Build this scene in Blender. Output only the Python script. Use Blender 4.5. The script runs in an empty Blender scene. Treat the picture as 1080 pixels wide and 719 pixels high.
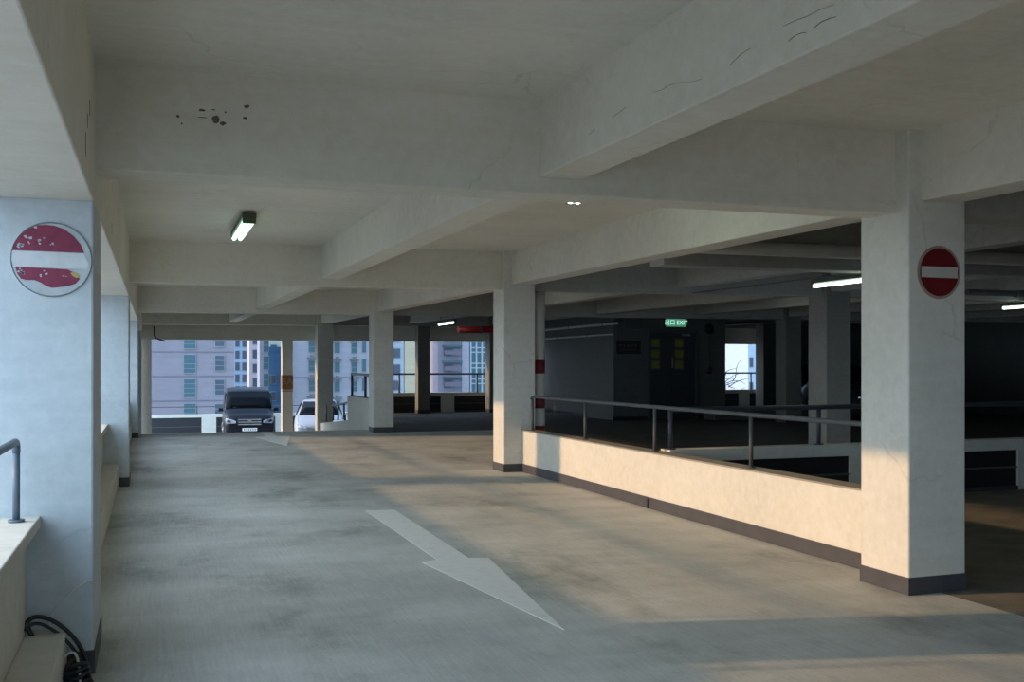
import bpy, bmesh, math, random
from mathutils import Vector, Matrix
random.seed(7)
SC = bpy.context.scene
COL = SC.collection

# ------------------------------------------------------------------ helpers
def lin(c):
    return tuple(((v/12.92) if v <= .04045 else ((v+.055)/1.055)**2.4) for v in c)

class MB:
    """collects shapes into one mesh"""
    def __init__(s):
        s.v = []; s.f = []; s.sm = []
    def poly(s, pts, smooth=False):
        n = len(s.v); s.v += [tuple(p) for p in pts]; s.f.append(list(range(n, n+len(pts)))); s.sm.append(smooth)
    def add(s, vs, fs, smooth=False):
        n = len(s.v); s.v += [tuple(p) for p in vs]
        for f in fs:
            s.f.append([i+n for i in f]); s.sm.append(smooth)
    def box(s, x0, x1, y0, y1, z0, z1):
        s.hexa([(x0, y0, z0), (x1, y0, z0), (x1, y1, z0), (x0, y1, z0), (x0, y0, z1), (x1, y0, z1), (x1, y1, z1), (x0, y1, z1)])
        return s
    def hexa(s, p):
        s.add(p, [(3, 2, 1, 0), (4, 5, 6, 7), (0, 1, 5, 4), (1, 2, 6, 5), (2, 3, 7, 6), (3, 0, 4, 7)])
        return s
    def tube(s, pts, r, n=12, caps=True, smooth=True):
        pts = [Vector(p) for p in pts]; rings = []
        if not isinstance(r, (list, tuple)):        # short segments keep smooth shading clean on long runs
            q = [pts[0]]
            for a, b in zip(pts, pts[1:]):
                k = min(60, max(1, int((b-a).length/.35)))
                q += [a.lerp(b, (j+1)/k) for j in range(k)]
            pts = q
        up = None
        for i, p in enumerate(pts):
            a = pts[max(0, i-1)]; b = pts[min(len(pts)-1, i+1)]
            t = (b-a).normalized()
            if up is None:
                up = Vector((0, 0, 1)) if abs(t.z) < .9 else Vector((1, 0, 0))
            u = t.cross(up).normalized(); w = u.cross(t).normalized(); up = w
            rr = r[i] if isinstance(r, (list, tuple)) else r
            rings.append([p+u*math.cos(2*math.pi*k/n)*rr+w*math.sin(2*math.pi*k/n)*rr for k in range(n)])
        base = len(s.v)
        for ring in rings: s.v += [tuple(q) for q in ring]
        for i in range(len(rings)-1):
            for k in range(n):
                a = base+i*n+k; b = base+i*n+(k+1) % n
                s.f.append([a, b, b+n, a+n]); s.sm.append(smooth)
        if caps:
            s.f.append([base+k for k in range(n)][::-1]); s.sm.append(False)
            e = base+(len(rings)-1)*n
            s.f.append([e+k for k in range(n)]); s.sm.append(False)
        return s
    def prism(s, pts, off):
        """pts: planar outline; off: extrusion vector"""
        n = len(pts); o = Vector(off); a = [Vector(p) for p in pts]; b = [p+o for p in a]
        s.add(a+b, [tuple(range(n))[::-1], tuple(range(n, 2*n))]+[(i, (i+1) % n, n+(i+1) % n, n+i) for i in range(n)])
        return s
    def build(s, name, mat, parent=None, bevel=0, seg=2, loc=None):
        me = bpy.data.meshes.new(name); me.from_pydata(s.v, [], s.f)
        me.polygons.foreach_set('use_smooth', s.sm); me.update()
        bm = bmesh.new(); bm.from_mesh(me); bmesh.ops.recalc_face_normals(bm, faces=bm.faces); bm.to_mesh(me); bm.free()
        if mat: me.materials.append(mat)
        o = bpy.data.objects.new(name, me); COL.objects.link(o)
        if parent: o.parent = parent
        if loc: o.location = loc
        if bevel:
            m = o.modifiers.new('bevel', 'BEVEL'); m.width = bevel; m.segments = seg; m.limit_method = 'ANGLE'; m.angle_limit = math.radians(40)
        return o

def tag(o, label=None, cat=None, group=None, kind=None):
    if label: o['label'] = label
    if cat: o['category'] = cat
    if group: o['group'] = group
    if kind: o['kind'] = kind
    return o
def empty(name, loc=(0, 0, 0), rz=0):
    o = bpy.data.objects.new(name, None); COL.objects.link(o); o.location = loc; o.rotation_euler = (0, 0, rz)
    o.empty_display_size = .2
    return o
def struct(o):
    o['kind'] = 'structure'; return o

# ------------------------------------------------------------------ materials
class NT:
    def __init__(s, name):
        s.m = bpy.data.materials.new(name); s.m.use_nodes = True; s.t = s.m.node_tree
        s.b = s.t.nodes['Principled BSDF']
    def n(s, kind, **kw):
        nd = s.t.nodes.new(kind)
        for k, v in kw.items():
            if k in nd.inputs: nd.inputs[k].default_value = v
            else: setattr(nd, k, v)
        return nd
    def l(s, a, b): s.t.links.new(a, b)
    def coord(s, scale=(1, 1, 1)):
        g = s.n('ShaderNodeNewGeometry'); mp = s.n('ShaderNodeMapping'); mp.inputs['Scale'].default_value = scale
        s.l(g.outputs['Position'], mp.inputs['Vector']); return mp.outputs['Vector']
    def noise(s, vec, scale, detail=4, rough=.55):
        nd = s.n('ShaderNodeTexNoise'); nd.inputs['Scale'].default_value = scale; nd.inputs['Detail'].default_value = detail
        nd.inputs['Roughness'].default_value = rough; s.l(vec, nd.inputs['Vector']); return nd.outputs['Fac']
    def ramp(s, fac, stops):
        r = s.n('ShaderNodeValToRGB'); e = r.color_ramp.elements
        while len(e) < len(stops): e.new(.5)
        for i, (p, c) in enumerate(stops):
            e[i].position = p; e[i].color = (c[0], c[1], c[2], 1) if isinstance(c, tuple) else (c, c, c, 1)
        s.l(fac, r.inputs['Fac']); return r.outputs['Color']
    def mix(s, fac, a, b, mode='MIX'):
        m = s.n('ShaderNodeMix', data_type='RGBA', blend_type=mode)
        for sock, v in ((m.inputs['Factor'], fac), (m.inputs['A'], a), (m.inputs['B'], b)):
            if isinstance(v, (int, float)): sock.default_value = v
            elif isinstance(v, tuple): sock.default_value = (v[0], v[1], v[2], 1)
            else: s.l(v, sock)
        return m.outputs['Result']
    def bump(s, h, strength=.2, dist=.01):
        b = s.n('ShaderNodeBump'); b.inputs['Strength'].default_value = strength; b.inputs['Distance'].default_value = dist
        s.l(h, b.inputs['Height']); s.l(b.outputs['Normal'], s.b.inputs['Normal'])

def plain(name, col, rough=.6, metal=0, coat=0, var=.06, scale=6, spec=.5):
    t = NT(name); v = t.coord()
    f = t.noise(v, scale)
    c = t.ramp(f, [(.3, tuple(x*(1-var) for x in col)), (.7, tuple(min(1, x*(1+var)) for x in col))])
    t.l(c, t.b.inputs['Base Color']); t.b.inputs['Roughness'].default_value = rough; t.b.inputs['Metallic'].default_value = metal
    t.b.inputs['Coat Weight'].default_value = coat; t.b.inputs['Specular IOR Level'].default_value = spec
    return t.m

def painted_concrete(name, col, grime=.35, board=True, cracks=True):
    t = NT(name); v = t.coord()
    big = t.noise(v, .7, 5, .6)
    c = t.ramp(big, [(.3, tuple(x*.84 for x in col)), (.7, col)])
    fine = t.noise(v, 14, 5, .7)
    c = t.mix(.28, c, t.ramp(fine, [(.3, .36), (.7, .68)]), 'OVERLAY')
    # formwork board streaks, along X and Y
    vs = t.coord((.35, 5.0, 5.0)); st = t.noise(vs, 2.2, 4, .65)
    vs2 = t.coord((5.0, .35, 5.0)); st2 = t.noise(vs2, 2.2, 4, .65)
    c = t.mix(.16, c, t.ramp(st, [(.38, .38), (.6, .6)]), 'OVERLAY')
    # small chips and spots
    spot = t.n('ShaderNodeTexVoronoi'); spot.inputs['Scale'].default_value = 2.3; t.l(v, spot.inputs['Vector'])
    sp = t.ramp(spot.outputs['Distance'], [(.0, 1.), (.035, 0.)])
    n3 = t.noise(v, 1.1, 2)
    spm = t.mix(1., sp, t.ramp(n3, [(.5, 0.), (.6, 1.)]), 'MULTIPLY')
    c = t.mix(spm, c, tuple(x*.35 for x in col))
    if cracks:
        cv = t.n('ShaderNodeTexVoronoi', feature='DISTANCE_TO_EDGE'); cv.inputs['Scale'].default_value = .75
        wp = t.n('ShaderNodeTexNoise'); wp.inputs['Scale'].default_value = 3.; wp.inputs['Detail'].default_value = 5
        t.l(v, wp.inputs['Vector'])
        ad = t.n('ShaderNodeVectorMath', operation='MULTIPLY_ADD'); ad.inputs[1].default_value = (.35, .35, .35)
        t.l(wp.outputs['Color'], ad.inputs[0]); t.l(v, ad.inputs[2]); t.l(ad.outputs[0], cv.inputs['Vector'])
        cr = t.ramp(cv.outputs['Distance'], [(.0, 1.), (.006, 0.)])
        cm = t.mix(1., cr, t.ramp(t.noise(v, .9, 2), [(.54, 0.), (.62, 1.)]), 'MULTIPLY')
        c = t.mix(t.mix(1., cm, (.4, .4, .4), 'MULTIPLY'), c, tuple(x*.5 for x in col))
    t.l(c, t.b.inputs['Base Color']); t.b.inputs['Roughness'].default_value = .78
    h = t.mix(.5, fine, st2)
    t.bump(h, .35, .006)
    return t.m

CREAM = (.66, .635, .555)
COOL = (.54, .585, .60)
M = {}
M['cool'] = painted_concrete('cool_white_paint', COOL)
M['paint'] = painted_concrete('painted_concrete', CREAM)
M['ceil'] = painted_concrete('ceiling_concrete', (.72, .68, .57))
M['ceilshade'] = painted_concrete('shaded_ceiling_concrete', (.36, .345, .30))  # right-bay shade put into the ceiling and beam colour
M['colshade'] = painted_concrete('shaded_column_paint', (.20, .19, .16))  # same column paint, darkened to carry the dimness of the right bay
M['wallpaint'] = painted_concrete('shaded_wall_paint', (.10, .106, .10), cracks=False)  # wall tone lowered to hold the gloom around the door
M['base'] = plain('skirting_paint', (.055, .055, .062), .55, var=.15)
M['black'] = plain('black_panel', (.012, .012, .016), .5)
M['rail'] = plain('rail_paint', (.075, .078, .08), .6, var=.1)
M['railblue'] = plain('blue_grey_rail_paint', (.10, .14, .18), .5, var=.1)
M['raildark'] = plain('dark_rail_paint', (.05, .055, .065), .4)
M['door'] = plain('door_paint', (.035, .04, .045), .4)
M['frame'] = plain('door_frame', (.07, .075, .075), .4)
M['steel'] = plain('steel', (.5, .5, .5), .35, metal=.9)
M['pane'] = plain('yellow_glass', (.20, .22, .035), .2)
M['red'] = plain('sign_red', (.14, .006, .009), .45, var=.12)
M['redold'] = plain('sign_red_faded', (.22, .018, .055), .5, var=.2, scale=20)
M['white'] = plain('sign_white', (.52, .49, .44), .5, var=.06)
M['oldwhite'] = plain('old_sign_white', (.62, .64, .64), .5, var=.1, scale=18)
M['ring'] = plain('sign_rim', (.36, .26, .23), .5, var=.1)
M['ringold'] = plain('bare_aluminium', (.45, .48, .49), .5, var=.12, scale=15)
M['pipe'] = plain('pipe_paint', (.52, .50, .44), .5)
M['redpipe'] = plain('red_pipe', (.30, .012, .015), .4)
M['cable'] = plain('black_rubber', (.012, .013, .018), .45)
M['gcable'] = plain('grey_cable', (.62, .62, .6), .5)
M['orange'] = plain('orange_band', (.26, .13, .05), .6)
M['pale'] = plain('pale_lettering', (.36, .30, .18), .6)
M['chip'] = plain('bare_concrete', (.10, .09, .075), .9, var=.3, scale=40)
M['crack'] = plain('hairline_crack', (.22, .21, .18), .9)

# worn road paint
t = NT('road_paint'); v = t.coord((1, 1, 1)); n = t.noise(v, 9, 6, .7); n2 = t.noise(t.coord((1.2, 6, 1)), 1.6, 4, .6)
wear = t.mix(1., t.ramp(n, [(.50, 0.), (.70, .55)]), t.ramp(n2, [(.42, .2), (.62, 1.)]), 'MULTIPLY')
c = t.mix(wear, (.80, .80, .76), (.52, .51, .46)); t.l(c, t.b.inputs['Base Color']); t.b.inputs['Roughness'].default_value = .7
M['road'] = t.m

# floor
t = NT('floor_concrete'); v = t.coord()
a = t.noise(v, .55, 6, .62)
c = t.ramp(a, [(.28, (.38, .39, .37)), (.5, (.51, .52, .49)), (.72, (.60, .61, .575))])
b2 = t.noise(t.coord((.35, 1.5, 1)), 1.3, 5, .6)                   # bands across the lane
c = t.mix(.4, c, t.ramp(b2, [(.3, .34), (.7, .64)]), 'OVERLAY')
br = t.noise(t.coord((34, 1.6, 1)), 1.6, 4, .7)                      # broom marks
c = t.mix(.16, c, t.ramp(br, [(.35, .25), (.65, .72)]), 'OVERLAY')
bl_ = t.noise(t.coord((1., .6, 1)), .9, 7, .68)
c = t.mix(.75, c, t.ramp(bl_, [(.34, .26), (.46, .47), (.7, .60)]), 'OVERLAY')
fi = t.noise(v, 45, 4, .7)
c = t.mix(.25, c, t.ramp(fi, [(.3, .35), (.7, .65)]), 'OVERLAY')
vo = t.n('ShaderNodeTexVoronoi'); vo.inputs['Scale'].default_value = 1.6; t.l(v, vo.inputs['Vector'])
sp = t.ramp(vo.outputs['Distance'], [(.0, 1.), (.022, 0.)])
c = t.mix(sp, c, (.45, .45, .42))
vo2 = t.n('ShaderNodeTexVoronoi'); vo2.inputs['Scale'].default_value = 1.1; t.l(t.coord((1, 1.3, 1)), vo2.inputs['Vector'])
sp2 = t.ramp(vo2.outputs['Distance'], [(.0, 1.), (.05, 0.)])
c = t.mix(t.mix(1., sp2, t.ramp(t.noise(v, .6, 2), [(.5, 0.), (.6, .8)]), 'MULTIPLY'), c, (.08, .075, .065))
# tyre-darkened lane
sx = t.n('ShaderNodeSeparateXYZ'); t.l(v, sx.inputs[0])
t.l(c, t.b.inputs['Base Color']); t.b.inputs['Roughness'].default_value = .72; t.b.inputs['Specular IOR Level'].default_value = .35
t.bump(t.mix(.5, fi, br), .35, .004)
M['floor'] = t.m

M['floormid'] = plain('shaded_floor', (.17, .157, .125), .8, var=.3, scale=3)  # same deck concrete, with the unlit right bay painted in as a darker tone
M['floordark'] = plain('deep_shade_floor', (.062, .057, .045), .8, var=.3, scale=2)  # deep shade of the far bay painted into the floor colour

def emis(name, col, st):
    t = NT(name); t.b.inputs['Base Color'].default_value = (*col, 1); t.b.inputs['Emission Color'].default_value = (*col, 1)
    t.b.inputs['Emission Strength'].default_value = st; return t.m
M['tube'] = emis('lit_tube', (.80, 1., .88), 6)
M['tubedim'] = emis('dim_tube', (.62, .95, .72), 1.1)
M['exit'] = emis('exit_green', (.06, .22, .15), .6)
M['exitw'] = emis('exit_letters', (.45, .85, .65), .75)
M['lamphousing'] = plain('lamp_housing', (.055, .07, .045), .5)

# ------------------------------------------------------------------ geometry constants (metres)
COLW = .47
def zc(x, y):                        # underside of the cross beams: the deck above is laid to a slight fall
    return 2.478+.0072*(y-5.4)+.006*x
SLAB = .53
def zl(x, y): return zc(x, y)+.095   # underside of the secondary beams

# ceiling slab and beams -------------------------------------------------
def shear_box(x0, x1, y0, y1, f0, f1):
    m = MB()
    P = [(x0, y0), (x1, y0), (x1, y1), (x0, y1)]
    m.hexa([(x, y, f0(x, y)) for x, y in P]+[(x, y, f1(x, y)) for x, y in P]); return m
top = lambda x, y: zc(x, y)+SLAB+.22
slabb = lambda x, y: zc(x, y)+SLAB
beamtop = lambda x, y: zc(x, y)+SLAB+.02
XL, XR, Y0, Y1 = -.9, 24.0, -7.0, 31.2
ceil = struct(shear_box(XL, 4.9, Y0, Y1, slabb, top).build('ceiling', M['ceil']))
ceil2 = struct(shear_box(4.9, XR+.3, Y0, Y1, slabb, top).build('ceiling_right_bay', M['ceilshade']))
cross = [(-2.6, .27), (5.41, .27), (13.41, .27), (22.2, .27), (30.2, .27)]
for y, w in cross:
    shear_box(-.3, 4.9, y, y+w, zc, beamtop).build('beam', M['ceil'], ceil, .008)
    shear_box(4.9, XR, y, y+w, zc, beamtop).build('beam', M['ceilshade'], ceil2, .008)
shear_box(4.98, XR, 9.25, 9.55, zc, beamtop).build('beam', M['ceilshade'], ceil2, .008)
for x0, x1 in ((2.11, 2.38), (7.45, 7.72), (12.86, 13.13), (18.3, 18.57)):
    shear_box(x0, x1, Y0, 30.9, zl, beamtop).build('beam', M['ceil' if x0 < 5 else 'ceilshade'], ceil if x0 < 5 else ceil2, .008)
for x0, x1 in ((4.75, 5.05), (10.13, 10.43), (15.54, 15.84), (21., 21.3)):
    shear_box(x0, x1, Y0, 30.9, lambda x, y: zc(x, y)+.07, beamtop).build('beam', M['ceil' if x0 < 5 else 'ceilshade'], ceil if x0 < 5 else ceil2, .008)
# deep edge beams
shear_box(-.9, -.265, Y0, Y1, lambda x, y: zc(-.27, y)-.178, beamtop).build('edge_beam', M['ceil'], ceil, .008)
shear_box(-.9, XR, 30.85, 31.15, lambda x, y: 2.245, beamtop).build('edge_beam', M['ceil'], ceil, .008)

# bare patches on the first beam and cracks on the edge beam
def flake(cx, cz, w, h, n=9):
    return [(cx+math.cos(2*math.pi*k/n)*w*random.uniform(.55, 1.1), 5.41, cz+math.sin(2*math.pi*k/n)*h*random.uniform(.5, 1.1)) for k in range(n)]
for cx, cz, w, h in ((.125, 2.772, .012, .010), (.145, 2.735, .005, .010), (.243, 2.812, .020, .009), (.315, 2.772, .026, .024), (.345, 2.752, .022, .012),
                     (.36, 2.811, .006, .006), (.468, 2.850, .016, .012), (.458, 2.79, .014, .010), (.30, 2.82, .012, .004), (.25, 2.775, .03, .003)):
    m = MB(); m.prism(flake(cx, cz, w, h), (0, -.002, 0)); m.build('paint_chip', M['chip'], ceil)
for y, z0, z1 in ((4.76, 2.60, 2.535), (4.63, 2.49, 2.385), (4.93, 2.70, 2.63), (7.6, 2.5, 2.42)):
    m = MB(); m.prism([(-.265, y-.008, z0), (-.265, y+.006, z0-.01), (-.265, y+.008, z1+.02), (-.265, y-.002, z1)], (.002, 0, 0)); m.build('paint_crack', M['chip'], ceil)
def crackline(pts, w, x=2.11):
    m = MB()
    n = len(pts)
    up = [(x, y, z+w*(.3+random.random())*.5) for y, z in pts]; dn = [(x, y, z-w*(.3+random.random())*.5) for y, z in pts]
    for i in range(n-1):
        m.add([up[i], up[i+1], dn[i+1], dn[i]]+[(x-.002, p[1], p[2]) for p in (up[i], up[i+1], dn[i+1], dn[i])],
              [(4, 5, 6, 7), (0, 1, 5, 4), (2, 3, 7, 6), (1, 2, 6, 5), (3, 0, 4, 7)])
    return m
yy = 2.75; pts = []
while yy < 4.9:
    pts.append((yy, 2.68+.02*math.sin(yy*5)+random.uniform(-.012, .012)+.015*(yy-3))); yy += .07
for a_, b_ in ((0, 5), (7, 10), (12, 19), (22, 25), (27, 29)):
    crackline(pts[a_:b_], .0014).build('paint_crack', M['crack'], ceil)
crackline([(3.00, 2.640), (2.96, 2.648), (2.92, 2.645), (2.90, 2.638)], .0035).build('paint_crack', M['crack'], ceil)
crackline([(2.86, 2.640), (2.82, 2.648), (2.77, 2.646), (2.74, 2.640)], .0035).build('paint_crack', M['crack'], ceil)

# floor -------------------------------------------------------------------
m = MB()
m.hexa([(-.95, Y0, -.25), (4.9, Y0, -.25), (4.9, 23.2, -.25), (-.95, 23.2, -.25), (-.95, Y0, 0), (4.9, Y0, 0), (4.9, 23.2, 0), (-.95, 23.2, 0)])
floor = struct(m.build('floor', M['floor']))
struct(MB().box(-.9, -.7, 22.85, 30.05, -1.6, 2.7).build('wall_left', M['paint']))
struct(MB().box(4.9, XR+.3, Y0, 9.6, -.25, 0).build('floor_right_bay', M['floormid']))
struct(MB().box(4.9, 7.6, 14.0, 22.05, -.25, 0).build('floor_upper_bay', M['floor']))
struct(MB().box(4.9, 7.6, 22.05, 25.7, -.25, 0).build('floor_far_edge', M['floordark']))  # painted shade begins here, where the sunlit floor ends
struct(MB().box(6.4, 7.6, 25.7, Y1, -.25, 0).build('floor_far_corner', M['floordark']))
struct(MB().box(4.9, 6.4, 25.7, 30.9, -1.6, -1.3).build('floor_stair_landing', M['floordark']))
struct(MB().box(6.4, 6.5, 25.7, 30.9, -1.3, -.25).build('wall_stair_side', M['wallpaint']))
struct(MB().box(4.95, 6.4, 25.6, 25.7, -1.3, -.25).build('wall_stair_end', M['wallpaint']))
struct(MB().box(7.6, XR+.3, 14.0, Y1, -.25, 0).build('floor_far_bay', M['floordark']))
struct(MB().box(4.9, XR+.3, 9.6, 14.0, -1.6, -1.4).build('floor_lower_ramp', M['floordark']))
m = MB(); m.hexa([(-.95, 23.2, -.25), (4.9, 23.2, -.25), (4.9, 30.9, -1.6), (-.95, 30.9, -1.6), (-.95, 23.2, 0), (4.9, 23.2, 0), (4.9, 30.9, -1.3), (-.95, 30.9, -1.3)])
struct(m.build('floor_down_ramp', M['floor']))
struct(MB().box(-1.2, 14, 30.9, 43.6, -1.6, -1.3).build('floor_open_deck', M['floor']))
struct(MB().box(6.5, 14, 30.95, 31.2, -1.3, -.25).build('wall_under_edge', M['wallpaint']))

# painted floor arrows
m = MB(); m.prism([(2.07, 10.26, 0), (2.07, 7.48, 0), (1.93, 7.45, 0), (2.20, 5.26, 0), (2.47, 7.43, 0), (2.32, 7.47, 0), (2.37, 10.22, 0)], (0, 0, .003))
tag(m.build('floor_arrow', M['road']), 'large white arrow painted on the near floor, pointing towards the camera', 'arrow', 'painted floor arrows')
m = MB(); m.prism([(2.28, 23.15, 0), (2.28, 21.7, 0), (2.0, 21.5, 0), (2.37, 19.03, 0), (2.76, 21.6, 0), (2.48, 21.65, 0), (2.5, 23.15, 0)], (0, 0, .003))
tag(m.build('floor_arrow', M['road']), 'small distant white floor arrow at the ramp crest before the black van', 'arrow', 'painted floor arrows')
# expansion joint before the second pair of columns: a shallow darker strip of tar
MBj = MB().box(-.2, 4.6, 12.9, 13.2, 0, .002)

# columns -------------------------------------------------------------------
def column(x0, x1, y0, y1, label, zb=0, skirt=True, mat='paint', group='painted concrete columns', ztop=None):
    r = MB()
    P = [(x0, y0), (x1, y0), (x1, y1), (x0, y1)]
    zt = ztop or (lambda x, y: zc(x, y)+SLAB+.01)
    r.hexa([(x, y, zb) for x, y in P]+[(x, y, zt(x, y)) for x, y in P])
    o = r.build('column', M[mat], None, .012, 2)
    tag(o, label, 'column', group, 'thing')
    if skirt:
        e = .006
        k = MB()
        # a painted band wrapping the foot
        k.box(x0-e, x1+e, y0-e, y1+e, zb, zb+.115)
        k.build('skirting', M['base'], o, .004)
    return o
RX = 4.64
column(RX, RX+COLW, 5.29, 5.76, 'nearest right column, large cream concrete carrying a clean red no-entry sign')
column(RX, RX+COLW, 13.28, 13.75, 'cream column at the far end of the low sunlit wall, beside a striped pipe')
column(RX, RX+COLW, 22.1, 22.57, 'grey column at the top of the ramp, left of the dark far parapet')
column(RX, RX+COLW, 30.1, 30.57, 'narrow distant column in front of the white car, with a sunlit edge', zb=-1.3, skirt=False)
column(RX, RX+COLW, -2.71, -2.24, 'column behind the camera on the right row')
def ledge(y): return lambda x, yy: zc(-.27, yy)-.17
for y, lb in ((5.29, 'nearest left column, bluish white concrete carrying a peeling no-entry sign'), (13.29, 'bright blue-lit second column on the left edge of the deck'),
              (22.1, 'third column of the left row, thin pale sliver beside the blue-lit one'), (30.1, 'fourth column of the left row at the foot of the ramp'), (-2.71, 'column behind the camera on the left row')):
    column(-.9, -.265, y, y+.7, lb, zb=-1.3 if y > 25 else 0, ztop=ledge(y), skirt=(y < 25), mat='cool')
column(-.30, -.005, 30.95, 31.35, 'white end column at the left corner of the far opening', zb=-1.3, skirt=False, ztop=lambda x, y: 2.26)
so = column(3.70, 4.02, 30.85, 31.17, 'slim tan column with an orange painted band, right of the black van', zb=-1.3, skirt=False, ztop=lambda x, y: 2.26)
column(10.05, 10.52, 13.29, 13.76, 'dim column behind the cross railing, seen left of the nearest right column', zb=-1.4, skirt=False, mat='colshade')
column(10.05, 10.52, 30.1, 30.57, 'far column at the right of the balcony view of the lavender building', mat='colshade')
column(7.77, 8.15, 30.3, 30.68, 'far column between the yellow-striped tower and the lavender building', mat='colshade')
column(15.46, 15.93, 22.1, 22.57, 'very dark column right of the small bright opening', mat='colshade')
column(19.80, 20.35, 29.6, 30.1, 'grey column at the right edge of the small bright opening', mat='colshade')
column(15.46, 15.93, 5.29, 5.76, 'column in the right bay outside the view', mat='colshade')
column(20.9, 21.37, 13.29, 13.76, 'column far in the right bay', zb=-1.4, skirt=False, mat='colshade')
# orange band and lettering on the slim column
b = MB().box(3.695, 4.025, 30.84, 31.18, .77, 1.20).build('painted_band', M['orange'], so); b['label'] = 'orange painted band'
MB().box(3.695, 4.025, 30.84, 31.18, .70, .735).build('painted_band', M['pale'], so)

def text(s, size, loc, rot, mat, parent, depth=.002, name='lettering', sx=1):
    cu = bpy.data.curves.new(name, 'FONT'); cu.body = s; cu.size = size; cu.extrude = depth; cu.align_x = 'CENTER'; cu.align_y = 'CENTER'
    cu.materials.append(mat)
    tmp = bpy.data.objects.new(name, cu); COL.objects.link(tmp)
    me = bpy.data.meshes.new_from_object(tmp.evaluated_get(bpy.context.evaluated_depsgraph_get()))
    bpy.data.objects.remove(tmp); me.name = name
    if not me.materials: me.materials.append(mat)
    o = bpy.data.objects.new(name, me); COL.objects.link(o); o.location = loc; o.rotation_euler = rot; o.scale = (sx, 1, 1); o.parent = parent
    return o
text('5A', .26, (3.86, 30.838, 1.0), (math.pi/2, 0, 0), M['pale'], so)

# left parapet ---------------------------------------------------------------
def left_parapet(y0, y1, curb, label):
    e = empty('parapet_wall', (-.6, y0, 0)); tag(e, label, 'parapet', 'left edge parapets', 'thing')
    def L(pts, name, mat):
        m = MB(); m.prism([(x+.6, 0, z) for x, z in pts], (0, y1-y0, 0)); return m.build(name, mat, e, .006)
    L([(-.9, -.02), (-.56, -.02), (-.56, .66), (-.9, .66)], 'wall_body', M['paint'])
    L([(-.95, .66), (-.56, .66), (-.5, .725), (-.5, .78), (-.95, .78)], 'coping', M['paint'])
    L([(-.56, -.02), (-.385, -.02), (-.385, curb), (-.56, curb)], 'kerb', M['paint'])
    return e
left_parapet(-6.9, -2.71, .235, 'edge parapet behind the camera')
left_parapet(-2.0, 5.29, .235, 'white parapet in the lower left corner with a grey-blue pipe rail')
left_parapet(5.99, 13.29, .285, 'pale parapet and kerb between the first and second left columns')
left_parapet(13.99, 22.1, .285, 'parapet between the second and third left columns')

def railing(name, pts, zt, posts, zp, label, mat='rail', r=.018, group=None, square=False, pr=None, extra=None):
    """pts: handrail polyline; posts: (x,y,z0,z1)"""
    e = empty(name, (pts[0][0], pts[0][1], zp)); tag(e, label, 'railing', group)
    o = Vector((pts[0][0], pts[0][1], zp))
    m = MB()
    for i in range(len(pts)-1): pass
    m.tube([Vector(p)-o for p in pts], r, 10); m.build('handrail', M[mat], e)
    if extra:
        m = MB(); m.tube([Vector(p)-o for p in extra], r*.8, 10); m.build('lower_rail', M[mat], e)
    for (x, y, z0, z1) in posts:
        m = MB(); m.tube([Vector((x, y, z0))-o, Vector((x, y, z1))-o], pr or r*.9, 10)
        m.tube([Vector((x, y, z0))-o, Vector((x, y, z0+.012))-o], r*2, 12)
        m.build('post', M[mat], e)
    return e
RZ = 1.15
railing('railing', [(-.585, y, RZ) for y in (-1.9, 5.06)]+[(-.585, 5.09, RZ-.004), (-.585, 5.105, RZ-.018), (-.585, 5.11, RZ-.05)], RZ,
        [(-.585, 5.11, .78, RZ-.03)]+[(-.585, 5.11-1.7*k, .78, RZ) for k in range(1, 4)], .78, 'grey-blue pipe rail standing on the white parapet by the nearest left column', mat='railblue', group='parapet railings')
for a, b, lb in ((6.1, 13.2, 'pipe rail on the parapet between the first and second left columns'), (14.1, 22., 'pipe rail on the parapet between the second and third left columns')):
    railing('railing', [(-.72, a, RZ), (-.72, b, RZ)], RZ, [(-.72, a+.1+(b-a-.2)/4*k, .78, RZ) for k in range(5)], .78, lb, group='parapet railings')

# low wall on the right -------------------------------------------------------
lw = MB().box(4.91, 5.11, 5.76, 13.28, -.02, .575).build('low_wall', M['paint'], None, .008)
tag(lw, 'long low cream wall lit by the sun between the two right columns', 'low wall', None, 'thing')
MB().box(4.90, 4.93, 5.76, 13.28, 0, .118).build('skirting', M['base'], lw, .003)
MB().box(4.905, 5.115, 5.76, 13.28, .575, .59).build('coping', plain('coping_edge', (.30, .28, .24), .7), lw, .003)
MB().box(4.888, 4.902, 9.42, 9.46, 0, .10).build('drain_slot', M['black'], lw)
railing('railing', [(5.0, 13.14, 1.03), (5.0, 13.11, 1.052), (5.0, 13.05, 1.06), (5.0, 5.79, 1.06)], 1.06,
        [(5.0, 13.1-1.81*k, .59, 1.05) for k in range(5)], .59, 'dark grey handrail along the top of the low sunlit wall', mat='rail', r=.021, group='railings inside the deck')

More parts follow.
